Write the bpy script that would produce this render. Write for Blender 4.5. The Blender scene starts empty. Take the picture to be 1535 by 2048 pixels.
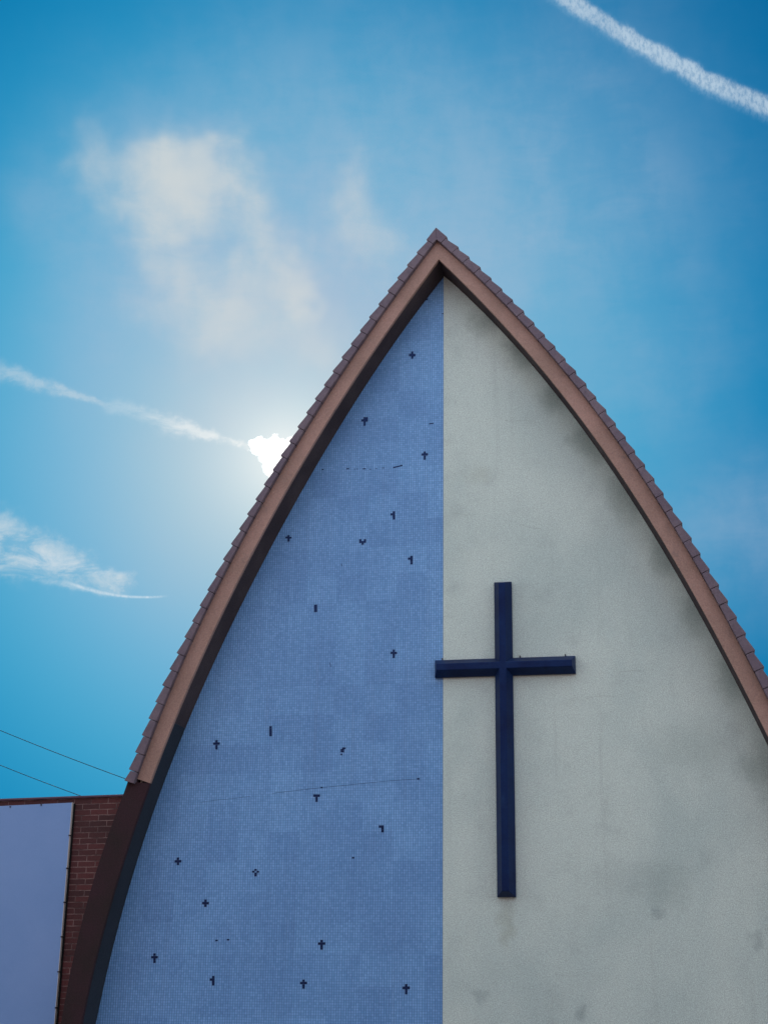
import bpy, bmesh, math, random
import numpy as np
from mathutils import Vector, Matrix
random.seed(7)
C = bpy.context.scene.collection
W0, H0 = 1535.0, 2048.0
CX, CY, F = W0/2, H0/2, 2978.0
D, EYE = 20.0, 1.6
# ------------------------------------------------------------------ camera
up = Vector((898-CX, -(-7700-CY), -F)).normalized()          # world +Z in camera axes
fw = Vector((1400-CX, -(2050-CY), -F)); fw = (fw-up*fw.dot(up)).normalized()   # world +Y
rt = fw.cross(up)                                            # world +X
R = Matrix((rt, fw, up))                                     # camera -> world
cam = bpy.data.cameras.new('camera'); co = bpy.data.objects.new('camera', cam); C.objects.link(co)
co.matrix_world = Matrix.Translation((0, -D, EYE)) @ R.to_4x4()
cam.sensor_fit = 'HORIZONTAL'; cam.sensor_width = 36; cam.lens = 36*F/W0
cam.clip_end = 5000; cam.clip_start = .1
bpy.context.scene.camera = co
O = Vector((0, -D, EYE))
def ray(px, py): return (R @ Vector((px-CX, -(py-CY), -F))).normalized()
def at(px, py, p0=Vector((0, 0, 0)), n=Vector((0, 1, 0))):
    d = ray(px, py); return O + d*((p0-O).dot(n)/d.dot(n))
def aty(px, py, y): return at(px, py, Vector((0, y, 0)))

# ------------------------------------------------------------------ helpers
def tag(o, label=None, cat=None, group=None, kind=None):
    if label: o['label'] = label
    if cat: o['category'] = cat
    if group: o['group'] = group
    if kind: o['kind'] = kind
    return o
def empty(name, loc, label, cat, group=None):
    o = bpy.data.objects.new(name, None); C.objects.link(o); o.location = loc
    bpy.context.view_layer.update()
    return tag(o, label, cat, group)
def obj(name, bm, mat, parent=None, smooth=False, bevel=0):
    bmesh.ops.recalc_face_normals(bm, faces=bm.faces)
    me = bpy.data.meshes.new(name); bm.to_mesh(me); bm.free()
    me.materials.append(mat)
    if smooth:
        for p in me.polygons: p.use_smooth = True
    o = bpy.data.objects.new(name, me); C.objects.link(o)
    if parent:
        o.parent = parent; o.matrix_parent_inverse = Matrix.Translation(-parent.matrix_world.translation) if False else Matrix.Identity(4)
        # mesh is written in world coordinates: shift the data into the parent's space
        me.transform(Matrix.Translation(-Vector(world_loc(parent))))
    if bevel:
        b = o.modifiers.new('bevel', 'BEVEL'); b.width = bevel; b.segments = 2; b.limit_method = 'ANGLE'
    return o
def world_loc(o):
    v = Vector(o.location)
    while o.parent: o = o.parent; v += Vector(o.location)
    return v
def hexa(bm, p):       # eight corners: 4 front, 4 back, same order
    v = [bm.verts.new(q) for q in p]
    for f in ((0,1,2,3), (7,6,5,4), (0,4,5,1), (1,5,6,2), (2,6,7,3), (3,7,4,0)): bm.faces.new([v[i] for i in f])
def box(bm, a, b):
    (x0,y0,z0),(x1,y1,z1) = a, b
    hexa(bm, [(x0,y0,z0),(x1,y0,z0),(x1,y0,z1),(x0,y0,z1),(x0,y1,z0),(x1,y1,z0),(x1,y1,z1),(x0,y1,z1)])
def prism(bm, pts, y0, y1):   # closed xz outline extruded in y
    a = [bm.verts.new((x, y0, z)) for x, z in pts]; b = [bm.verts.new((x, y1, z)) for x, z in pts]
    bm.faces.new(a); bm.faces.new(b[::-1])
    for i in range(len(pts)):
        j = (i+1) % len(pts); bm.faces.new([a[i], b[i], b[j], a[j]])

# ------------------------------------------------------------------ materials
def newmat(name):
    m = bpy.data.materials.new(name); m.use_nodes = True; nt = m.node_tree; b = nt.nodes['Principled BSDF']
    return m, nt, b
class G:                       # tiny node-graph helper
    def __init__(s, nt): s.nt = nt; s.n = nt.nodes; s.l = nt.links
    def set(s, sock, v):
        if hasattr(v, 'is_output'): s.l.new(v, sock)
        elif v is not None: sock.default_value = v
    def m(s, op, a, b=None, c=None, clamp=False):
        n = s.n.new('ShaderNodeMath'); n.operation = op; n.use_clamp = clamp
        for i, v in enumerate((a, b, c)):
            if v is not None: s.set(n.inputs[i], v)
        return n.outputs[0]
    def vm(s, op, a, b=None, out=0):
        n = s.n.new('ShaderNodeVectorMath'); n.operation = op; s.set(n.inputs[0], a)
        if b is not None:
            s.set(n.inputs['Scale'] if op == 'SCALE' else n.inputs[1], b)
        return n.outputs['Value'] if op in ('DOT_PRODUCT', 'LENGTH', 'DISTANCE') else n.outputs[0]
    def mix(s, f, a, b, bt='MIX'):
        n = s.n.new('ShaderNodeMix'); n.data_type = 'RGBA'; n.blend_type = bt; s.set(n.inputs[0], f); s.set(n.inputs[6], a); s.set(n.inputs[7], b)
        return n.outputs[2]
    def noise(s, vec, scale, detail=4, rough=.5, dist=0, col=False):
        n = s.n.new('ShaderNodeTexNoise'); s.set(n.inputs['Vector'], vec); n.inputs['Scale'].default_value = scale
        n.inputs['Detail'].default_value = detail; n.inputs['Roughness'].default_value = rough; n.inputs['Distortion'].default_value = dist
        return n.outputs['Color' if col else 'Fac']
    def ramp(s, v, lo, hi, a=0., b=1.):
        n = s.n.new('ShaderNodeMapRange'); n.interpolation_type = 'SMOOTHSTEP'; s.set(n.inputs[0], v)
        for i, q in enumerate((lo, hi, a, b)): s.set(n.inputs[i+1], q)
        return n.outputs[0]
    def geo(s): return s.n.new('ShaderNodeNewGeometry').outputs['Position']
    def mapv(s, v, loc=(0,0,0), rot=(0,0,0), sc=(1,1,1)):
        n = s.n.new('ShaderNodeMapping'); s.set(n.inputs[0], v); n.inputs[1].default_value = loc; n.inputs[2].default_value = rot; n.inputs[3].default_value = sc
        return n.outputs[0]
    def bump(s, h, st, dist, nrm=None):
        n = s.n.new('ShaderNodeBump'); s.set(n.inputs['Height'], h); n.inputs['Strength'].default_value = st; n.inputs['Distance'].default_value = dist
        if nrm is not None: s.set(n.inputs['Normal'], nrm)
        return n.outputs[0]
    def brick(s, v, c1, c2, mo, bw, rh, ms, off=0.5, sm=.1, bias=0):
        n = s.n.new('ShaderNodeTexBrick'); s.set(n.inputs['Vector'], v); n.offset = off
        for k, q in (('Color1', c1), ('Color2', c2), ('Mortar', mo), ('Scale', 1), ('Mortar Size', ms), ('Mortar Smooth', sm), ('Brick Width', bw), ('Row Height', rh), ('Bias', bias)): s.set(n.inputs[k], q)
        return n.outputs
def rgb(r, g, b): return (r, g, b, 1)
XZ = (math.pi/2, 0, 0)       # brings world x,z into texture x,y (sign of y flips harmlessly)

def rough_mat(name, c1, c2, scale=1.5, grain=60, gbump=.4, rough=.9, dirt=None, gain=.12):
    m, nt, b = newmat(name); g = G(nt); p = g.geo()
    n1 = g.noise(p, scale, 6, .6); n2 = g.noise(p, grain, 3, .7)
    col = g.mix(g.ramp(n1, .32, .68), rgb(*c1), rgb(*c2))
    col = g.mix(1, col, g.mix(n2, rgb(1-gain*1.6, 1-gain*1.6, 1-gain*1.6), rgb(1+gain*1.6, 1+gain*1.6, 1+gain*1.6)), 'MULTIPLY')
    if dirt:
        dn = g.noise(g.mapv(p, sc=(1.3, 1, .8)), dirt[1], 7, .65, .5)
        col = g.mix(g.ramp(dn, dirt[2], dirt[3], 0, dirt[4]), col, rgb(*dirt[0]))
    g.set(b.inputs['Base Color'], col); b.inputs['Roughness'].default_value = rough
    b.inputs['Specular IOR Level'].default_value = .25 if rough > .45 else .6
    g.set(b.inputs['Normal'], g.bump(n2, gbump, .006))
    return m

def mosaic_mat():
    m, nt, b = newmat('mosaic'); g = G(nt); p = g.geo(); u = .0335
    wv = g.vm('ADD', p, g.vm('SCALE', g.vm('SUBTRACT', g.noise(p, 2.5, 2, .5, col=True), (.5,.5,.5)), .012))
    v = g.mapv(wv, rot=XZ)
    br = g.brick(v, rgb(.120,.295,.56), rgb(.17,.365,.66), rgb(.095,.235,.45), u, u*.98, .0036, off=0, sm=.5)
    rb = g.brick(v, rgb(1.05,1.04,1.03), rgb(1.12,1.1,1.07), rgb(.72,.75,.79), u, u*4000, .0050, off=0, sm=.5)
    col = br['Color']
    col = g.mix(1, col, rb['Color'], 'MULTIPLY')
    # rows read fainter than columns: a vertical rib on top
    sh = g.brick(v, rgb(.90,.92,.94), rgb(1.07,1.06,1.04), rgb(.98,.98,.98), u*13, u*12, .0, off=0)
    col = g.mix(1, col, sh['Color'], 'MULTIPLY')
    n1 = g.noise(p, .55, 5, .6); col = g.mix(1, col, g.mix(g.ramp(n1, .3, .7), rgb(.88,.89,.92), rgb(1.08,1.07,1.05)), 'MULTIPLY')
    n3 = g.noise(p, 28, 3, .8); col = g.mix(1, col, g.mix(n3, rgb(.72,.74,.78), rgb(1.28,1.26,1.22)), 'MULTIPLY')
    # rain streaks
    st = g.noise(g.mapv(p, sc=(7, 1, .25)), 1, 6, .6); col = g.mix(g.ramp(st, .55, .8, 0, .22), col, rgb(.13,.19,.30))
    g.set(b.inputs['Base Color'], col); b.inputs['Roughness'].default_value = .42
    b.inputs['Specular IOR Level'].default_value = .4
    h = g.m('ADD', g.m('MULTIPLY', br['Fac'], -1), g.m('MULTIPLY', n3, .6))
    g.set(b.inputs['Normal'], g.bump(h, .35, .004))
    return m

def plaster_mat():
    m, nt, b = newmat('plaster'); g = G(nt); p = g.geo()
    big = g.noise(g.mapv(p, sc=(1, 1, .7)), .55, 6, .55, .4); mid = g.noise(p, 2.4, 5, .6); fine = g.noise(p, 75, 3, .8)
    col = g.mix(g.ramp(big, .34, .66), rgb(.46,.56,.515), rgb(.555,.65,.585))
    col = g.mix(g.ramp(mid, .5, .82, 0, .35), col, rgb(.33,.39,.37))
    strk = g.noise(g.mapv(p, sc=(5, 1, .35)), 1, 6, .6); col = g.mix(g.ramp(strk, .56, .8, 0, .25), col, rgb(.29,.33,.31))
    # damp patches, the wash mark below the cross, mildew with painted eave shade, each with its own place on the wall
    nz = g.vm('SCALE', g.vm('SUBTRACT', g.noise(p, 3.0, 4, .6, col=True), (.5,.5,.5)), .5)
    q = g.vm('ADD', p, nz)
    for (px, py, rx, rz, s, c) in STAINS_SHADE:
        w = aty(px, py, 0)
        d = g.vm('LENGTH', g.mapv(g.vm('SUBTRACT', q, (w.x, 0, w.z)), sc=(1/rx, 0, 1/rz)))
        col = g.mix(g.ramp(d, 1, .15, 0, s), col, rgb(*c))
    col = g.mix(1, col, g.mix(g.ramp(fine, .3, .7), rgb(.72,.72,.73), rgb(1.25,1.25,1.24)), 'MULTIPLY')
    g.set(b.inputs['Base Color'], col); b.inputs['Roughness'].default_value = .95; b.inputs['Specular IOR Level'].default_value = .15
    g.set(b.inputs['Normal'], g.bump(fine, .5, .006, g.bump(mid, .25, .02)))
    return m
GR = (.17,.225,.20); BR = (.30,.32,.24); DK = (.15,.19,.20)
STAINS_SHADE = [(1013,1855,.18,.5,.35,BR), (1160,2022,.14,.16,.38,DK), (1312,1828,.12,.12,.3,DK), (1510,1880,.12,.14,.3,DK), (1385,1500,.8,.5,.18,GR), (1330,1770,.5,.5,.18,GR),
          (1520,1540,.35,.5,.4,GR), (1045,705,.4,.45,.55,GR), (975,640,.35,.35,.4,GR), (1115,790,.35,.45,.5,GR), (1180,880,.4,.5,.5,GR), (1260,995,.4,.5,.42,GR), (1330,1110,.35,.5,.4,GR), (1395,1225,.4,.5,.42,GR), (1465,1355,.35,.5,.42,GR), (960,950,.35,.25,.2,BR), (1245,1760,.8,.35,.12,DK), (955,1990,.2,.15,.25,DK)]  # row along the right eave: mildew that also paints in the overhang's shade

MOS = mosaic_mat(); PLA = plaster_mat()
FASC = rough_mat('fascia_stucco', (.30,.195,.155), (.37,.235,.19), 1.2, 60, .8, dirt=((.16,.125,.115), 3.0, .56, .74, .6), gain=.28)
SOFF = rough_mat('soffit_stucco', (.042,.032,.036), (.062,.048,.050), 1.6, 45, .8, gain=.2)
FOOT = rough_mat('arch_foot_paint', (.036,.016,.021), (.025,.016,.016), 1.2, 50, .6, gain=.3)
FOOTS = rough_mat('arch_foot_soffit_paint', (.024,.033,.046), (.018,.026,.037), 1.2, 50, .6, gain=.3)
TILE = rough_mat('roof_tile', (.125,.10,.125), (.165,.13,.15), 3.5, 40, .5, dirt=((.07,.06,.065), 5, .55, .75, .5), gain=.15)
def _t(m): m.node_tree.nodes['Principled BSDF'].inputs['Specular Tint'].default_value = (.25,.4,1,1); return m
NAVY = rough_mat('navy_paint', (.004,.009,.038), (.006,.019,.066), 2.5, 40, .3, rough=.46, dirt=((.015,.04,.10), 4, .55, .78, .5), gain=.15)
_t(NAVY);  NAVY.node_tree.nodes['Principled BSDF'].inputs['Specular IOR Level'].default_value = .35
DARKT = rough_mat('navy_glass_tile', (.005,.014,.045), (.008,.02,.06), 5, 40, .2, rough=.4)
_t(DARKT)
PANEL = rough_mat('panel_sheet', (.155,.275,.51), (.18,.30,.54), .7, 70, .15, rough=.6, gain=.05)
PEDGE = rough_mat('panel_edge', (.55,.52,.47), (.6,.57,.5), 2, 40, .1, rough=.6)
METAL = rough_mat('dark_metal', (.03,.03,.04), (.04,.04,.05), 5, 40, .1, rough=.5)
FLASH = rough_mat('pale_flashing', (.7,.7,.72), (.75,.75,.75), 5, 40, .1, rough=.4)
RUBBER_SHADOW = rough_mat('black_rubber_shadow', (.006,.007,.008), (.008,.009,.010), 5, 40, 0, rough=1.)
PCRK = rough_mat('plaster_crack', (.26,.30,.28), (.34,.38,.35), 5, 40, 0)
COPE = rough_mat('coping_metal', (.07,.035,.06), (.09,.045,.07), 3, 40, .2, rough=.5)
GROUND = rough_mat('paving', (.13,.125,.12), (.17,.165,.155), .4, 30, .5)
REAR = rough_mat('render_rear', (.35,.34,.31), (.4,.39,.36), .5, 40, .4)
def brick_mat():
    m, nt, b = newmat('brick'); g = G(nt); p = g.geo()
    th = WALL_ANG
    wv = g.vm('ADD', p, g.vm('SCALE', g.vm('SUBTRACT', g.noise(p, 6, 3, .6, col=True), (.5,.5,.5)), .012))
    v = g.mapv(g.mapv(wv, rot=(0, 0, -th)), rot=(-math.pi/2, 0, 0))
    br = g.brick(v, rgb(.040,.009,.010), (.085,.018,.018,1), rgb(.19,.115,.105), .26, .079, .006, sm=.2)
    fade = g.noise(p, 3.5, 4, .6)
    mort = g.mix(g.ramp(fade, .38, .62), rgb(.055,.028,.027), br['Color'])
    col = g.mix(br['Fac'], br['Color'], mort)
    n = g.noise(p, 40, 4, .7); col = g.mix(1, col, g.mix(n, rgb(.6,.6,.6), rgb(1.35,1.35,1.35)), 'MULTIPLY')
    g.set(b.inputs['Base Color'], col); b.inputs['Roughness'].default_value = .85
    g.set(b.inputs['Normal'], g.bump(g.m('SUBTRACT', n, br['Fac']), .6, .006))
    return m

# ------------------------------------------------------------------ arch curves
OV = .44                                   # roof overhang
YF = -OV
WL = [(849,600),(762.7,725),(690,835),(650,900),(627.6,940),(604,984),(585,1015),(515,1145),(486,1200),(465,1248),(450,1280),(416,1348),(362.6,1478),(330,1558),(296.5,1660),(270,1735),(245,1820),(214,1944),(192,2048)]
IL = [(818,600),(740,710),(660,830),(617,900),(572.5,984),(560,1005),(515,1083),(470,1170),(456,1200),(435,1245),(416,1284),(405,1305),(352.6,1430),(325,1495),(302.5,1565),(265,1670),(240,1742),(215,1825),(187.6,1930),(163,2048)]
BL = [(788,600),(712.7,707.6),(640,812.6),(587.5,900),(541,984),(520,1020),(460,1128),(426,1200),(407.5,1235),(387,1284),(380,1292.6),(335,1397.6),(296,1495),(273,1565)]
TL = [(765,600),(752.7,619),(696,700),(641,786),(589,873),(536,962),(467.6,1085),(416,1181),(401,1211),(372,1276),(342.6,1341),(299,1444),(257.5,1546)]
WR = [(900,562),(932.5,590),(1025,687.6),(1092,767),(1145,830),(1197,904),(1240,967.6),(1290,1042.7),(1330,1110),(1355,1151),(1421,1275),(1481,1382.6),(1526,1472.7),(1535,1495)]
IR = [(900,541),(967.5,605),(1050,697.6),(1117.6,780),(1163.6,843),(1206,904),(1252.6,964),(1304,1042.7),(1337.6,1096),(1368,1158),(1433.6,1277.6),(1496,1394),(1531,1463)]
BRr = [(917.5,520),(975,575),(1037.6,642.6),(1125,742.7),(1153,780),(1187.6,819),(1206,843),(1247.6,904),(1265,927.6),(1322.6,1017.6),(1367.6,1090),(1404,1158),(1451,1237.6),(1501,1335),(1535,1400)]
TR = [(941,520),(962.6,537.5),(1029,605),(1094,680),(1160,756),(1181,783),(1201.5,809),(1241,865),(1263,893),(1301,949),(1359,1039),(1415,1135),(1431,1165),(1486,1261),(1522.5,1327.6)]
class Curve:            # x as a smooth polynomial of the drop below the apex, carried on to the ground
    def __init__(s, pts, y, apex, deg=5):
        a = aty(*apex, y); s.x0, s.z0 = a.x, a.z
        w = [aty(px, py, y) for px, py in pts]
        h = np.array([s.z0-p.z for p in w]); x = np.array([p.x-s.x0 for p in w])
        s.sc = h.max(); A = np.stack([(h/s.sc)**k for k in range(1, deg+1)], 1)
        s.c = np.linalg.lstsq(A, x, rcond=None)[0]; s.err = np.abs(A@s.c-x).max()
    def raw(s, h): return float(sum(c*(h/s.sc)**(k+1) for k, c in enumerate(s.c)))
    def x(s, z):
        h = s.z0-z
        if h <= s.sc: return s.x0+s.raw(h)
        sl = (s.raw(s.sc)-s.raw(s.sc*.88))/(s.sc*.12); e = h-s.sc
        return s.x0+s.raw(s.sc)+sl*e*(1-.035*e)
AW = (888.5,552); AI = (877,518); AB = (874,483); AT = (873,459)
cWL, cIL, cBL, cTL = Curve(WL,0,AW), Curve(IL,YF,AI), Curve(BL,YF,AB,4), Curve(TL,YF,AT,4)
cWR, cIR, cBR, cTR = Curve(WR,0,AW,4), Curve(IR,YF,AI,4), Curve(BRr,YF,AB,4), Curve(TR,YF,AT,4)
if __name__ == '__main__':
    for n, c in (('WL',cWL),('IL',cIL),('BL',cBL),('TL',cTL),('WR',cWR),('IR',cIR),('BR',cBR),('TR',cTR)):
        print('CURVE', n, round(c.err,3), round(c.z0,2), round(c.x0,2), [round(c.x(z)-c.x0,2) for z in (12,9,6,3,0)])
DEPTH = 17.0
def zs(z0, z1, n): return [z0+(z1-z0)*i/n for i in range(n+1)]

church = empty('church', (0, 0, 0), 'church with steep pointed arch gable, half blue mosaic and half pale grey plaster', 'church')
bpy.context.view_layer.update()
SEAMX = aty(886, 1300, 0).x
# walls: slabs 0.3 m thick, the mosaic facing stands a little behind the seam line
def gable(cv, side, mat, name, y0):
    bm = bmesh.new(); z = zs(cv.z0, 0, 70)
    pts = [(SEAMX if k else SEAMX, cv.z0-.0) for k in range(1)]
    edge = [(cv.x(q), q) for q in z[1:]]
    pts = [(SEAMX, cv.z0)]+edge+[(SEAMX, 0)]
    bmv = [(x, zz) for x, zz in pts]
    prism(bm, bmv, y0, .3)
    return obj(name, bm, mat, church)
wl = gable(cWL, -1, MOS, 'mosaic_wall', .0)
wr = gable(cWR, 1, PLA, 'plaster_wall', -.012)
# arch: fascia front between inner (I) and tile-bottom (B) curves, soffit going back to the wall
ZJ = aty(275, 1567, YF).z                    # joint where the painted foot starts on the left
ZJS = aty(352, 1457, 0).z
FOOTPX = [(246,1587),(230,1635),(210,1690),(195,1738),(183,1778),(174,1815),(156,1867),(143,1920),(125,2040)]
class Poly2(Curve): pass
def strip_solid(bm, rows):
    # rows: list of 4 corner points (outer front, inner front, inner back, outer back)
    vs = [[bm.verts.new(p) for p in r] for r in rows]
    for a, b in zip(vs[:-1], vs[1:]):
        for i in range(4):
            j = (i+1) % 4; bm.faces.new([a[i], a[j], b[j], b[i]])
    bm.faces.new(vs[0]); bm.faces.new(vs[-1][::-1])
def arch_rows(cB, cI, cW, z_top_b, ztops, zend, foot=None, side=-1):
    rows = []
    n = 60
    for i in range(n+1):
        t = i/n
        zi = cI.z0+(zend-cI.z0)*t if ztops is None else ztops+(zend-ztops)*t
        rows.append(zi)
    return rows
def normal_at(c, z):
    e = .02; dx = c.x(z-e)-c.x(z+e if z+e <= c.z0 else z); dz = -(2*e if z+e <= c.z0 else e)
    v = Vector((dx, dz)).normalized(); return v
def outer_pt(cI, cB, z):
    # foot of the outer curve across from the inner curve point
    x = cI.x(z); t = normal_at(cI, z); s = 1 if cI is cIR else -1
    nrm = Vector((-t.y, t.x))*(1 if cI is cIR else 1)
    if (nrm.x > 0) != (s > 0): nrm = -nrm
    lo = 0; hi = .8
    for _ in range(30):
        m = (lo+hi)/2; px, pz = x+nrm.x*m, z+nrm.y*m
        inside = (pz < cB.z0) and ((px-cB.x(pz))*s < 0)
        if inside: lo = m
        else: hi = m
    return Vector((x+nrm.x*lo, pz if False else z+nrm.y*lo))
def build_fascia(cI, cB, cW, za, zb, name, mat, front=YF, first=False, n=50, extra=0.):
    bm = bmesh.new(); rows = []
    for z in zs(za, zb, n):
        if first and z == za: o = Vector((cB.x0, cB.z0)); i = Vector((cI.x0, cI.z0))
        else: i = Vector((cI.x(z), z)); o = outer_pt(cI, cB, z)
        if extra: 
            d = (o-i).normalized(); o = o+d*extra
        rows.append([(o.x, front, o.y), (i.x, front, i.y), (i.x, front+.06, i.y), (o.x, front+.06, o.y)])
    strip_solid(bm, rows)
    return obj(name, bm, mat, church)
def build_soffit(cI, cW, za, zb, name, mat, s, n=50, first=False):
    # the underside of the roof, from behind the fascia to the wall face
    bm = bmesh.new(); rows = []
    for z in zs(za, zb, n):
        i = Vector((cI.x(z), z)) if not (first and z == za) else Vector((cI.x0, cI.z0))
        zw = z + (cW.z0-cI.z0)*max(0, 1-(za-z)/1.0)*(1 if first else 0) if first else z
        w = Vector((cW.x(min(zw, cW.z0)), min(zw, cW.z0)))
        o = .12*s
        rows.append([(i.x, YF+.06, i.y), (w.x, .02, w.y), (w.x+o, .02, w.y+.06), (i.x+o, YF+.06, i.y+.06)])
    strip_solid(bm, rows)
    return obj(name, bm, mat, church)
build_fascia(cIL, cBL, cWL, cIL.z0, ZJ, 'fascia', FASC, first=True)
build_fascia(cIR, cBR, cWR, cIR.z0, 0, 'fascia', FASC, first=True)
build_soffit(cIL, cWL, cIL.z0, ZJS, 'soffit', SOFF, -1, first=True)
build_soffit(cIR, cWR, cIR.z0, 0, 'soffit', SOFF, 1, first=True)
build_soffit(cIL, cWL, ZJS-.001, 0, 'arch_foot_soffit', FOOTS, -1)
# painted foot of the arch, lower left
bm = bmesh.new(); rows = []
fp = [aty(px, py, YF) for px, py in FOOTPX]
fc = np.polyfit([p.z for p in fp], [p.x for p in fp], 2)
fx = lambda z: float(np.polyval(fc, z)) if z > fp[-1].z else float(np.polyval(fc, fp[-1].z)+(np.polyval(fc, fp[-1].z+.5)-np.polyval(fc, fp[-1].z))/.5*(z-fp[-1].z))
ztop = aty(246, 1587, YF).z
tl = aty(255.5, 1564, YF)
for k, z in enumerate([ZJ]+zs(ztop, 0, 30)):
    xo = tl.x if k == 0 else fx(z)
    xi = cIL.x(z)
    rows.append([(xo, YF-.002, tl.z if k == 0 else z), (xi, YF-.002, z), (xi, YF+.3, z), (xo, YF+.3, tl.z if k == 0 else z)])
strip_solid(bm, rows); obj('arch_foot', bm, FOOT, church)
bm = bmesh.new(); a = aty(254, 1561, YF-.03); box(bm, (a.x+.01, YF-.03, a.z-.004), (a.x+.085, YF+.2, a.z+.007)); obj('flashing', bm, FLASH, church)

# ------------------------------------------------------------------ roof tiles
def arclist(c, zend, step):
    pts = [(c.x0, c.z0)]; z = c.z0; acc = 0; px, pz = c.x0, c.z0; out = [(c.x0, c.z0)]
    while z > zend:
        z -= .004; x = c.x(z); acc += math.hypot(x-px, z-pz); px, pz = x, z
        if acc >= step: out.append((x, z)); acc = 0
    return out
def tiles(cT, cB, s, zend, first_len):
    bm = bmesh.new(); bmr = bmesh.new()
    P = arclist(cT, zend, .245)
    if s < 0 and P[-1][1]-zend > .05: P.append((cT.x(zend), zend))
    for k in range(len(P)-1):
        a = Vector(P[k]); b = Vector(P[k+1]); t = (b-a).normalized(); n = Vector((-t.y, t.x))
        if (n.x > 0) != (s > 0): n = -n
        # depth of the verge face down to the fascia top
        def depth(p):
            m = 0
            while m < .3 and (p.y-n.y*m > cB.z0 or (p.x-n.x*m-cB.x(min(p.y-n.y*m, cB.z0)))*s > 0): m += .003
            return m
        da, db = depth(a), depth(b)
        j = random.uniform(-.004, .004); tw = random.uniform(-.003, .003)
        lo = b + n*(j) ; hi = a - n*(.034+j*.5)
        g_ = .004
        lo_t = lo - t*g_; hi_t = hi + t*g_
        if k == 0: hi_t = a.copy(); da = max(da, .12)
        lo_b = b - n*(db-.004+tw) - t*g_; hi_b = a - n*(da-.004-tw) + t*g_
        if k == 0: hi_b = Vector((cB.x0, cB.z0))
        y0 = YF-.075+random.uniform(-.004, .004)
        hexa(bm, [(hi_t.x, y0, hi_t.y), (lo_t.x, y0, lo_t.y), (lo_b.x, y0, lo_b.y), (hi_b.x, y0, hi_b.y),
                  (hi_t.x, y0+.26, hi_t.y), (lo_t.x, y0+.26, lo_t.y), (lo_b.x, y0+.26, lo_b.y), (hi_b.x, y0+.26, hi_b.y)])
        # the course behind it, running the length of the roof
        l2 = b - n*.012; h2 = a - n*.045 + (t*.0)
        if k == 0: h2 = a - n*.012
        hexa(bmr, [(h2.x, YF+.23, h2.y), (l2.x, YF+.23, l2.y), (l2.x-n.x*.03, YF+.23, l2.y-n.y*.03), (h2.x-n.x*.03, YF+.23, h2.y-n.y*.03),
                   (h2.x, DEPTH, h2.y), (l2.x, DEPTH, l2.y), (l2.x-n.x*.03, DEPTH, l2.y-n.y*.03), (h2.x-n.x*.03, DEPTH, h2.y-n.y*.03)])
    o = obj('verge_tiles', bm, TILE, church, bevel=.006)
    return o, bmr
ol, rl = tiles(cTL, cBL, -1, aty(258,1563,YF).z, 0)
orr, rr = tiles(cTR, cBR, 1, .4, 0)
obj('roof', rl, TILE, church); obj('roof', rr, TILE, church)
# structural shell below the tiles (closes the roof to light) and the rear gable
bm = bmesh.new()
for cB, z1 in ((cBL, 0), (cBR, 0)):
    s = -1 if cB is cBL else 1; rows = []
    for z in zs(cB.z0-.06, z1, 50):
        x = cB.x(z) - s*.03
        if s < 0: x = max(x, fx(z)+.12) if z < ZJ else x
        rows.append([(x, YF+.07, z), (x-s*.16, YF+.07, z-.03), (x-s*.16, DEPTH-.1, z-.03), (x, DEPTH-.1, z)])
    strip_solid(bm, rows)
obj('roof_shell', bm, REAR, church)
bm = bmesh.new(); z = zs(cWL.z0, 0, 40)
prism(bm, [(cWL.x(q), q) for q in z]+[(cWR.x(q), q) for q in z[::-1][:-1]], DEPTH-.6, DEPTH-.3); obj('rear_wall', bm, REAR, church)

# ------------------------------------------------------------------ little mosaic crosses
CR = [(824,710,4.4,5,[".X.","XXX",".X."]), (729,843,4.4,4.2,[".XX","XXX",".X.",".X."],2), (849,911,4.4,4.3,[".X.","XXX",".X.",".X."]),
 (785,1031,4.6,4.1,[".X","XX",".X",".X"]), (577,1077,4.2,3.3,[".X.","XXX",".X.",".X."]), (725,1084,4.6,3.6,["X.X","XXX",".X."],6), (820,1120,4.8,4.2,[".X","XX",".X",".X"],7),
 (631,1217,6,4.8,["X","X","X"]), (787,1308,4.4,4.3,[".X.","XXX",".X.",".X."]), (541,1463,5,5,["X","X","X","X"]), (433,1490,4.4,4.6,[".X.","XXX",".X.",".X."]),
 (686,1503,3.4,3.1,[".XX","XX.","XX.","...","X.."]), (633,1597,4.4,5,["XXX",".X.",".X."]), (762,1658,5,4.8,["XX",".X",".X"]), (356,1723,4.4,5,[".X.","XXX",".X."]),
 (511,1746,4.6,3.8,[".X.","X.X",".X.",".X."]), (411,1807,4.4,4.8,[".X.","XXX",".X."]), (643,1890,4.8,5,[".X.","XXX",".X.",".X."]), (309,1917,4.4,4.8,[".X.","XXX",".X.",".X."]),
 (424,1962,4.6,5,[".X","XX",".X",".X"]), (607,1969,4.6,4.6,[".X.","XXX",".X.",".X."]), (812,1979,4.9,5.4,[".X.","XXX",".X.",".X."])]
def px_quad(bm, x0, y0, x1, y1, y=-.0035):
    a = at(x0, y0); b = at(x1, y1)
    box(bm, (a.x, y, b.z), (b.x, .01, a.z))
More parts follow.
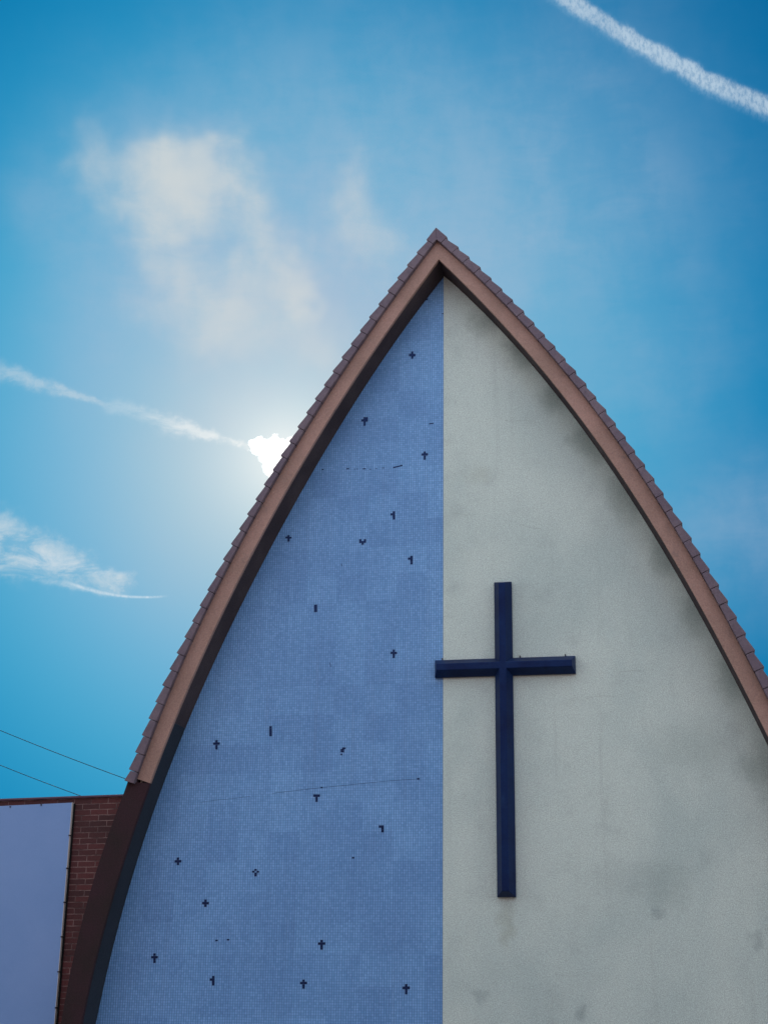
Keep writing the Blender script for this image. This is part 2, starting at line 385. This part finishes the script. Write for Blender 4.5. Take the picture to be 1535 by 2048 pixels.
for c in CR:
    px, py, uw, uh, pat = c[:5]
    cols = len(pat[0]); rws = len(pat); bm = bmesh.new()
    X0 = px-cols*uw/2; Y0 = py-rws*uh/2
    for r, row in enumerate(pat):
        dy = random.uniform(-.25, .25)
        for q, ch in enumerate(row):
            if ch == 'X':
                j = random.uniform(-.3, .3)
                px_quad(bm, X0+q*uw+.02, Y0+r*uh+.02+j+dy, X0+(q+1)*uw-.02, Y0+(r+1)*uh-.02+j+dy)
    obj('mosaic_cross', bm, DARKT, church)
# hairline cracks and lost tiles
CRK = DARKT; Y_ = -.0015
def crack(pts, w):
    bm = bmesh.new()
    for (a, b) in zip(pts[:-1], pts[1:]):
        p, q = at(*a), at(*b); d = (q-p).normalized(); n = Vector((-d.z, 0, d.x))*w/2
        hexa(bm, [p-n+Vector((0,Y_,0)), q-n+Vector((0,Y_,0)), q+n+Vector((0,Y_,0)), p+n+Vector((0,Y_,0)), p-n+Vector((0,.008,0)), q-n+Vector((0,.008,0)), q+n+Vector((0,.008,0)), p+n+Vector((0,.008,0))])
    bmesh.ops.remove_doubles(bm, verts=bm.verts, dist=.0008)
    obj('crack', bm, CRK, church)
crack([(545,1587),(595,1581),(643,1575.5),(660,1574),(700,1570),(768,1563),(800,1560.5),(836,1558)], .004)
crack([(400,1605),(430,1601),(470,1597),(500,1593)], .003)
for pts_ in ([(1000,838),(1020,843),(1052,841),(1080,847)],[(905,1026),(932,1031),(955,1029)],[(1035,1048),(1062,1056),(1082,1058)],[(1235,1345),(1262,1342),(1290,1343)],[(1170,1398),(1200,1392),(1228,1394)],[(898,1330),(930,1327),(960,1329)],[(1110,1950),(1140,1953),(1162,1950)]):
    CRK = PCRK; Y_ = -.0135; crack(pts_, .0022)
CRK = DARKT; Y_ = -.0015
for (x, y, w, h, s) in ((795,933,19,3,-.25),(862,847,9,2.5,-.15),(695,937.5,6,2.4,-.1),(728,937.6,6,2.6,-.05),(645,939,3.5,3,0),(714,938,3,1.6,0),(709,938,2.5,1.5,0),(740,938.5,4,1.2,0),(752,937.5,4,1.2,0),(766,936,5,1.2,0),(885.0,627,3,2.5,0),(853,598.5,4,4,0),
    (836,1558,5,3.2,0),(643,1575.5,4,2.6,0),(706,1716,5,3,0),(433,1881.5,5,3,0),(456,1880,5,3,0),(682.7,1130,1.6,5,0),(660,1330,1.4,9,0)):
    crack([(x-w/2, y-s*w/2), (x+w/2, y+s*w/2)] if w >= h else [(x, y-h/2), (x+.6, y+h/2)], (h if w >= h else w)*.0068)

# ------------------------------------------------------------------ large cross
cr = empty('wall_cross', (aty(1010, 1790, 0).x, 0, aty(1010, 1790, 0).z), 'tall dark navy blue cross hanging on the pale grey plaster half of the gable', 'cross')
DP = .17
cxm = aty(1010, 1470, 0).x; cxt = aty(1007, 1200, -DP*.5).x
top = aty(1007, 1163, -.08).z; bot = aty(1015, 1795, -.03).z; cz = aty(1010, 1333.5, -.06).z; Lx = aty(868.5, 1335, -.08).x; Rx = aty(1150, 1330, -.08).x
hw = .123; ch = .078
cxm = (aty(990, 1400, -.02).x+aty(1026.5, 1400, -.02).x)/2
x0, x1, z0, z1 = cxm-hw, cxm+hw, cz-hw, cz+hw
yb, yw, yf = 0, -.055, -DP
def poly(faces, bm):
    cache = {}
    for f in faces:
        vs = []
        for p in f:
            k = tuple(round(c, 5) for c in p)
            if k not in cache: cache[k] = bm.verts.new(p)
            vs.append(cache[k])
        bm.faces.new(vs)
def arm_faces(sx):   # sideways arm; sx=-1 left, 1 right
    xe = Lx if sx < 0 else Rx; xi = cxm+sx*hw; xj = xi-sx*ch; xf = xe-sx*ch*.5
    zt, zb_ = z1, z0; zti, zbi = z1-ch, z0+ch
    return [[(xj,yf,zti),(xf,yf,zti),(xf,yf,zbi),(xj,yf,zbi)],
            [(xi,yw,zt),(xe,yw,zt),(xf,yf,zti),(xj,yf,zti)], [(xi,yw,zb_),(xe,yw,zb_),(xf,yf,zbi),(xj,yf,zbi)],
            [(xe,yw,zt),(xe,yw,zb_),(xf,yf,zbi),(xf,yf,zti)],
            [(xi,yb,zt),(xe,yb,zt),(xe,yw,zt),(xi,yw,zt)], [(xi,yb,zb_),(xe,yb,zb_),(xe,yw,zb_),(xi,yw,zb_)], [(xe,yb,zt),(xe,yb,zb_),(xe,yw,zb_),(xe,yw,zt)]]
for sx in (-1, 1):
    bm = bmesh.new(); poly(arm_faces(sx), bm); obj('arm', bm, NAVY, cr, bevel=.006)
bm = bmesh.new(); fs = []
xa, xb = x0+ch, x1-ch
fs.append([(xa,yf,bot+ch*.85),(xb,yf,bot+ch*.85),(xb,yf,top-ch*.5),(xa,yf,top-ch*.5)])
for sx in (-1, 1):
    xo = cxm+sx*hw; xi_ = xo-sx*ch
    fs.append([(xo,yw,bot),(xo,yw,z0),(xi_,yf,z0+ch),(xi_,yf,bot+ch*.85)]); fs.append([(xo,yw,top),(xo,yw,z1),(xi_,yf,z1-ch),(xi_,yf,top-ch*.5)])
    fs.append([(xo,yb,bot),(xo,yb,z0),(xo,yw,z0),(xo,yw,bot)]); fs.append([(xo,yb,top),(xo,yb,z1),(xo,yw,z1),(xo,yw,top)])
fs.append([(x0,yw,bot),(x1,yw,bot),(xb,yf,bot+ch*.85),(xa,yf,bot+ch*.85)]); fs.append([(x0,yb,bot),(x1,yb,bot),(x1,yw,bot),(x0,yw,bot)])
fs.append([(x0,yw,top),(x1,yw,top),(xb,yf,top-ch*.5),(xa,yf,top-ch*.5)]); fs.append([(x0,yb,top),(x1,yb,top),(x1,yw,top),(x0,yw,top)])
poly(fs, bm); obj('upright', bm, NAVY, cr, bevel=.006)
for px in (884, 1039, 1130):
    bm = bmesh.new(); a = aty(px, 1313, -.05)
    bmesh.ops.create_cone(bm, cap_ends=True, segments=10, radius1=.011, radius2=.009, depth=.035, matrix=Matrix.Translation((a.x, -.04, z1+.012)))
    obj('bolt', bm, METAL, cr)

# ------------------------------------------------------------------ brick annex and its panel
WALL_ANG = math.radians(7.5)
hin = aty(250, 1640, -.12)
wdir = Vector((-math.cos(WALL_ANG), math.sin(WALL_ANG), 0)); wn = Vector((math.sin(WALL_ANG), math.cos(WALL_ANG), 0))
# matrix: local x along the wall to the left, y into the building
def wat(px, py, off=0): return at(px, py, hin-wn*off, wn)
def wloc(p): d = p-hin; return (d.dot(wdir), d.z+hin.z)
def wpt(u, dep, z): q = hin+wdir*u+wn*dep; return Vector((q.x, q.y, z))
BRICK = brick_mat()
annex = empty('brick_annex', (wpt(2, 0, 0)), 'low dark red brick annex with flat parapet beside the church arch foot', 'building')
ztp = wat(120, 1594)
ZP = wloc(wat(120, 1594))[1]
def wbox(bm, u0, u1, d0, d1, za, zb):
    hexa(bm, [wpt(u0,d0,za),wpt(u1,d0,za),wpt(u1,d0,zb),wpt(u0,d0,zb),wpt(u0,d1,za),wpt(u1,d1,za),wpt(u1,d1,zb),wpt(u0,d1,zb)])
bm = bmesh.new(); pf = []            # front outline: the right edge follows the leaning arch foot
for z in zs(0, ZP-.03, 16):
    X = fx(z)+.17; pf.append(((hin.x-X)/math.cos(WALL_ANG), z))
pf += [(9, ZP-.03), (9, 0)]
va = [bm.verts.new(wpt(u, 0, z)) for u, z in pf]; vb = [bm.verts.new(wpt(u, 7, z)) for u, z in pf]
bm.faces.new(va); bm.faces.new(vb[::-1])
for i in range(len(pf)): j = (i+1) % len(pf); bm.faces.new([va[i], vb[i], vb[j], va[j]])
obj('wall', bm, BRICK, annex)
bm = bmesh.new(); wbox(bm, -.1, 9.05, -.03, 7.05, ZP-.03, ZP); obj('coping', bm, COPE, annex, bevel=.006)
pan = empty('wall_panel', wpt(3, -.06, wloc(wat(120, 1800))[1]), 'large blank pale blue panel clipped onto the dark brick annex wall', 'panel')
# the panel's right edge leans very slightly, as fixed
ta, tb_ = wloc(wat(144, 1605.5, .05)), wloc(wat(108.5, 2048, .05))
ztl = wloc(wat(0, 1612.5, .05))[1]
u2 = 7.5; zl = ta[1]+(ztl-ta[1])/(wloc(wat(0,1612.5,.05))[0]-ta[0])*(u2-ta[0]); sl = (tb_[0]-ta[0])/(tb_[1]-ta[1])
zb0 = .6; ub = ta[0]+sl*(zb0-ta[1])
bm = bmesh.new(); hexa(bm, [wpt(ta[0],-.05,ta[1]),wpt(u2,-.05,zl),wpt(u2,-.05,zb0),wpt(ub,-.05,zb0),wpt(ta[0],-.015,ta[1]),wpt(u2,-.015,zl),wpt(u2,-.015,zb0),wpt(ub,-.015,zb0)]); obj('sheet', bm, PANEL, pan)
bm = bmesh.new(); e = .005; hexa(bm, [wpt(ta[0]-e,-.053,ta[1]+.002),wpt(ta[0],-.053,ta[1]+.002),wpt(ub,-.053,zb0),wpt(ub-e,-.053,zb0),wpt(ta[0]-e,-.01,ta[1]+.002),wpt(ta[0],-.01,ta[1]+.002),wpt(ub,-.01,zb0),wpt(ub-e,-.01,zb0)]); obj('edge_trim', bm, PEDGE, pan)
bm = bmesh.new(); hexa(bm, [wpt(ta[0]-.03,-.014,ta[1]-.01),wpt(ta[0],-.014,ta[1]-.01),wpt(ub,-.014,zb0),wpt(ub-.03,-.014,zb0),wpt(ta[0]-.03,.01,ta[1]-.01),wpt(ta[0],.01,ta[1]-.01),wpt(ub,.01,zb0),wpt(ub-.03,.01,zb0)]); obj('shadow_strip', bm, RUBBER_SHADOW, pan)  # black strip painted in as the shadow gap beside the panel
for (px, py) in ((138,1671),(133,1737),(127.5,1805),(122,1874),(116,1944),(110.5,2016),(20,1614),(82,1610)):
    bm = bmesh.new(); u, z = wloc(wat(px, py, .06)); wbox(bm, u-.010, u+.009, -.066, -.0, z-.009, z+.009); obj('clip', bm, METAL, pan, bevel=.004)

# ------------------------------------------------------------------ cables
def cable(p, q, sag, name, label):
    cu = bpy.data.curves.new(name, 'CURVE'); cu.dimensions = '3D'; cu.bevel_depth = .0055; cu.bevel_resolution = 3
    sp = cu.splines.new('POLY'); n = 24; sp.points.add(n)
    for i in range(n+1):
        t = i/n; v = p.lerp(q, t); sp.points[i].co = (v.x, v.y, v.z-sag*4*t*(1-t), 1)
    me_o = bpy.data.objects.new(name, cu); C.objects.link(me_o)
    dg = bpy.context.evaluated_depsgraph_get(); me = bpy.data.meshes.new_from_object(me_o.evaluated_get(dg))
    bpy.data.objects.remove(me_o); me.materials.clear(); me.materials.append(RUBBER_SHADOW)
    for p_ in me.polygons: p_.use_smooth = True
    o = bpy.data.objects.new(name, me); C.objects.link(o); return tag(o, label, 'cable', 'power cables left of the church')
cable(aty(-420, 1265, 5), aty(262, 1562, 2.5), .12, 'power_cable', 'upper thin dark cable running down to the foot of the tiled church roof')
cable(aty(-420, 1332, 5), aty(172, 1596, 3.5), .12, 'power_cable', 'lower thin dark cable running down behind the brick annex parapet')

# ------------------------------------------------------------------ unseen building added behind the camera to shade the foot of the gable
hs_ = empty('shade_building', (-2, -27, 0), 'long dark brick building added unseen behind the camera to shade the church gable', 'building')
bm = bmesh.new(); box(bm, (-38, -36, 0), (34, -25.5, 12.6)); obj('wall', bm, BRICK, hs_)
bm = bmesh.new()
a_ = [(-38.6,-36.6,12.6),(34.6,-36.6,12.6),(34.6,-24.9,12.6),(-38.6,-24.9,12.6),(-38.6,-31,17.5),(34.6,-31,17.5)]
v_ = [bm.verts.new(q) for q in a_]
for f_ in ((0,1,5,4),(2,3,4,5),(0,4,3),(1,2,5),(0,3,2,1)): bm.faces.new([v_[i] for i in f_])
obj('roof', bm, TILE, hs_)
for fx_ in range(8):
    for z_ in (1.0, 4.4, 8.0):
        X = -22+fx_*5.2
        bm = bmesh.new(); box(bm, (X, -25.52, z_), (X+1.5, -25.46, z_+1.6)); obj('window', bm, METAL, hs_)

# ------------------------------------------------------------------ ground
bm = bmesh.new(); bmesh.ops.create_grid(bm, x_segments=2, y_segments=2, size=1500); tag(obj('ground', bm, GROUND), kind='structure')

BACK = 3.9
# ------------------------------------------------------------------ light and sky
SUN = ray(572, 915)
el = math.asin(SUN.z); az = math.atan2(SUN.x, SUN.y)
print('SUN', math.degrees(el), math.degrees(az), 'CAM pitch', math.degrees(math.asin(-(R@Vector((0,0,1))).z)))
su = bpy.data.lights.new('sun', 'SUN'); su.energy = 4.5; su.angle = math.radians(.5); su.color = (1, .93, .84)
so = bpy.data.objects.new('sun', su); C.objects.link(so); so.rotation_euler = SUN.to_track_quat('Z', 'Y').to_euler(); so.location = (0, 0, 40)
w = bpy.data.worlds.new('World'); w.cycles.sampling_method = 'MANUAL'; w.cycles.sample_map_resolution = 256; bpy.context.scene.world = w; w.use_nodes = True
nt = w.node_tree; g = G(nt); bg = nt.nodes['Background']
sky = nt.nodes.new('ShaderNodeTexSky'); sky.sky_type = 'NISHITA'; sky.sun_disc = False; sky.sun_elevation = el; sky.sun_rotation = az
sky.air_density = 1.0; sky.dust_density = .6; sky.ozone_density = 3.0
dirn = g.vm('NORMALIZE', nt.nodes.new('ShaderNodeTexCoord').outputs['Generated'])
EXPO = 2.0; KK = 1/(.1*2**EXPO)            # colours below are picture values; background strength stays 0.1
def sk(*c): return rgb(*[((x/255+.055)/1.055)**2.4*KK if x > 10 else x/255/12.92*KK for x in c])
DEG = math.radians(1)
PXR = 1/F                                     # radians per reference pixel
NA = g.vm('SUBTRACT', g.noise(dirn, 8, 4, .6, col=True), (.5,.5,.5))
NB = g.vm('SUBTRACT', g.noise(g.mapv(dirn, sc=(1, 1, 1)), 75, 4, .65, col=True), (.5,.5,.5))
NE = g.noise(g.mapv(dirn, rot=(0, -.38, 0), sc=(.55, 1, 1.7)), 42, 6, .68, .6)
NC = g.noise(g.mapv(dirn, rot=(0, .6, 0), sc=(1.7, 1, .7)), 300, 4, .7)
ND = g.noise(g.mapv(dirn, rot=(.2, .9, .3), sc=(1.5, 1, .7)), 12, 6, .6)
def ang(v, d=None):      # angle between the view direction and v, in radians
    return g.vm('DISTANCE', d if d is not None else dirn, tuple(v))
def warp(nz, amt): return g.vm('NORMALIZE', g.vm('ADD', dirn, g.vm('SCALE', nz, amt)))
a_s = ang(SUN)
# clear air: pale round the sun, deep azure away from it
cr = nt.nodes.new('ShaderNodeValToRGB'); g.set(cr.inputs[0], g.m('DIVIDE', a_s, 26*DEG)); cr.color_ramp.interpolation = 'B_SPLINE'
E_ = cr.color_ramp.elements
stops = [(0,(205,225,228)),(.14,(165,200,215)),(.30,(122,182,216)),(.46,(70,168,208)),(.62,(24,144,194)),(.80,(0,116,171)),(1,(0,98,152))]
while len(E_) < len(stops): E_.new(.5)
for e, (p, c) in zip(E_, stops): e.position = p; e.color = tuple(v/KK for v in sk(*c)[:3])+(1,)
front = g.vm('SCALE', cr.outputs[0], KK)
# the sky further round and behind the camera: Nishita plus unseen bright cloud added to light the gable
hs = nt.nodes.new('ShaderNodeHueSaturation'); hs.inputs['Saturation'].default_value = 1.1; g.set(hs.inputs['Color'], sky.outputs[0])
cl = g.noise(g.mapv(dirn, sc=(1, 1, 1.8)), 2.2, 6, .6)
back = g.mix(g.ramp(cl, .30, .60), hs.outputs[0], rgb(BACK*.93, BACK*.98, BACK*1.04))
col = g.mix(g.ramp(a_s, 30*DEG, 62*DEG), front, back)
# soft veil left of the gable
def veil(blobs, wamt, colr, lo=0., hi=1., tex=None, power=1.):
    global col
    d = warp(NA, wamt)
    acc = None
    for (px, py, rad, wgt) in blobs:
        x = g.m('DIVIDE', ang(ray(px, py), d), rad*PXR)
        v = g.m('MULTIPLY', g.m('EXPONENT', g.m('MULTIPLY', g.m('MULTIPLY', x, x), -1.)), wgt)
        acc = v if acc is None else g.m('ADD', acc, v)
    acc = g.m('SUBTRACT', 1, g.m('EXPONENT', g.m('MULTIPLY', acc, -1.15)))
    if tex is not None: acc = g.m('MULTIPLY', acc, tex)
    col = g.mix(g.m('MULTIPLY', acc, hi), col, sk(*colr))
tx = g.ramp(g.m('ADD', g.m('MULTIPLY', ND, .7), g.m('MULTIPLY', NE, .3)), .32, .64, .55, 1.1)
veil([(430,430,270,.42),(420,690,210,.40),(620,420,210,.28),(650,700,150,.3),(900,330,330,.25),(700,560,150,.25),(230,560,150,.2),(1150,420,260,.35),(900,520,150,.25),(1500,1050,150,.4),(1300,760,120,.2),(60,420,80,.15),(420,1060,130,.15)], .10, (172,190,212), hi=.95, tex=tx)
veil([(255,300,60,.3),(330,370,60,.45),(285,440,55,.5),(390,330,50,.5),(450,310,45,.6),(430,390,60,.7),(350,460,50,.5),(510,430,45,.55),(545,500,45,.5),(480,560,45,.4),(560,580,45,.6),(585,650,40,.5),
      (350,560,45,.4),(400,640,60,.45),(480,690,80,.45),(320,680,70,.25),(500,350,45,.3),(735,410,55,.35),(700,470,50,.2),(640,730,70,.3)], .15, (222,222,216), hi=.92, tex=tx)
# long wisps and trails: a curve given by three points in the sky
def trail(p0, p1, p2, w0, w1, colr, alpha, tscale, seed, breaks=None, rag=.5, tex=None, crisp=2.6):
    global col
    v0, v1, v2 = ray(*p0), ray(*p1), ray(*p2)
    T = (v2-v0).normalized(); Nn = v1.cross(T).normalized(); Cn = v1
    L = (v2-v0).length
    f = lambda v: (v.dot(T)/v.dot(Cn), v.dot(Nn)/v.dot(Cn))
    pts = [f(v) for v in (v0, v1, v2)]
    c2, c1, c0 = np.polyfit([p[0] for p in pts], [p[1] for p in pts], 2)
    d = g.vm('ADD', dirn, g.vm('SCALE', NB, rag*w0*PXR*2.4))
    dc = g.m('MAXIMUM', g.vm('DOT_PRODUCT', d, tuple(Cn)), .05)
    s_ = g.m('DIVIDE', g.vm('DOT_PRODUCT', d, tuple(T)), dc); t_ = g.m('DIVIDE', g.vm('DOT_PRODUCT', d, tuple(Nn)), dc)
    t_ = g.m('SUBTRACT', t_, g.m('ADD', g.m('ADD', g.m('MULTIPLY', g.m('MULTIPLY', s_, s_), float(c2)), g.m('MULTIPLY', s_, float(c1))), float(c0)))
    u = g.ramp(s_, pts[0][0], pts[2][0])          # 0..1 along (smoothstep)
    nt.nodes[-1].interpolation_type = 'LINEAR'
    wd = g.m('ADD', w0*PXR, g.m('MULTIPLY', u, (w1-w0)*PXR))
    x = g.m('DIVIDE', t_, wd)
    prof = g.m('EXPONENT', g.m('MULTIPLY', g.m('POWER', g.m('ABSOLUTE', x), crisp), -1.))
    fn = NC if tex is None else tex
    m_ = g.m('MULTIPLY', prof, g.ramp(fn, .33, .62, .42 if tex is None else .15, 1.))
    m_ = g.m('MULTIPLY', m_, g.ramp(ND, .30, .62, .6, 1.1))
    # end fades
    m_ = g.m('MULTIPLY', m_, g.m('MULTIPLY', g.ramp(s_, pts[0][0]-.01, pts[0][0]+.004), g.ramp(s_, pts[2][0]+.01, pts[2][0]-.004)))
    for (c_, hw_, amt) in (breaks or []):
        q = g.m('DIVIDE', g.m('SUBTRACT', s_, pts[0][0]+(pts[2][0]-pts[0][0])*c_), hw_*(pts[2][0]-pts[0][0]))
        m_ = g.m('MULTIPLY', m_, g.m('SUBTRACT', 1, g.m('MULTIPLY', g.m('EXPONENT', g.m('MULTIPLY', g.m('MULTIPLY', q, q), -1)), amt)))
    sel = (v0.dot(v1))
    m_ = g.m('MULTIPLY', m_, g.ramp(g.vm('DOT_PRODUCT', dirn, tuple(v1)), .80, .86))
    col = g.mix(g.m('MULTIPLY', m_, alpha), col, sk(*colr)); return s_, t_
trail((1040,-76), (1333,118), (1633,249), 14, 15, (200,213,224), .85, 95, 3.1, rag=.6, crisp=4.5)
trail((1040,-66), (1333,121), (1633,258), 18, 21, (150,190,220), .40, 70, 5.7, rag=.6, crisp=4)
trail((-160,700), (110,777), (200,804), 25, 6, (186,208,222), .75, 60, 1.3, rag=.5, tex=NE)
trail((225,812), (350,850), (500,897), 16, 6, (236,241,241), 1.0, 75, 2.2, breaks=[(0.05,.28,.75)], rag=.9, tex=NE)
trail((330,850), (380,858), (430,872), 22, 9, (200,216,226), .45, 45, 8.2, rag=.9, tex=NE)
# feathered cloud low on the left: a bright lower rim and combed wisps above it
trail((-150,1100), (70,1155), (215,1187), 10, 6, (214,226,232), .6, 55, 4.4, rag=.8, tex=NE)
trail((150,1170), (235,1191), (310,1194), 3, 2.2, (215,230,240), .8, 60, 6.4, rag=.3)
trail((-160,1040), (60,1108), (245,1168), 60, 18, (206,219,226), 1.0, 34, 9.4, rag=.5, tex=NE)
trail((-60,1050), (30,1070), (140,1100), 34, 12, (176,203,220), .5, 34, 9.4, rag=.6, tex=NE)
trail((60,1118), (140,1132), (240,1146), 20, 6, (205,220,232), .5, 50, 7.7, rag=.8, tex=NE)
# glare where the sun stands behind the roof edge
dw = warp(NB, .020); acc = None
for (px, py, r_) in ((548,905,32),(585,888,20),(512,896,15),(545,942,18),(565,925,30),(500,890,9),(520,882,9),(555,878,11)):
    x = g.m('DIVIDE', ang(ray(px, py), dw), r_*PXR); v = g.m('EXPONENT', g.m('MULTIPLY', g.m('MULTIPLY', x, x), -1.6))
    acc = v if acc is None else g.m('ADD', acc, v)
col = g.mix(g.m('MULTIPLY', g.m('EXPONENT', g.m('MULTIPLY', a_s, -1/(85*PXR))), 1.0), col, sk(250,252,250))
col = g.mix(g.ramp(acc, .28, .66), col, rgb(2.0*KK, 2.0*KK, 1.95*KK))
g.set(bg.inputs['Color'], col); bg.inputs['Strength'].default_value = .1
sc = bpy.context.scene
sc.view_settings.view_transform = 'Standard'; sc.view_settings.look = 'None'; sc.view_settings.exposure = EXPO; sc.view_settings.gamma = 1
sc.cycles.use_denoising = True
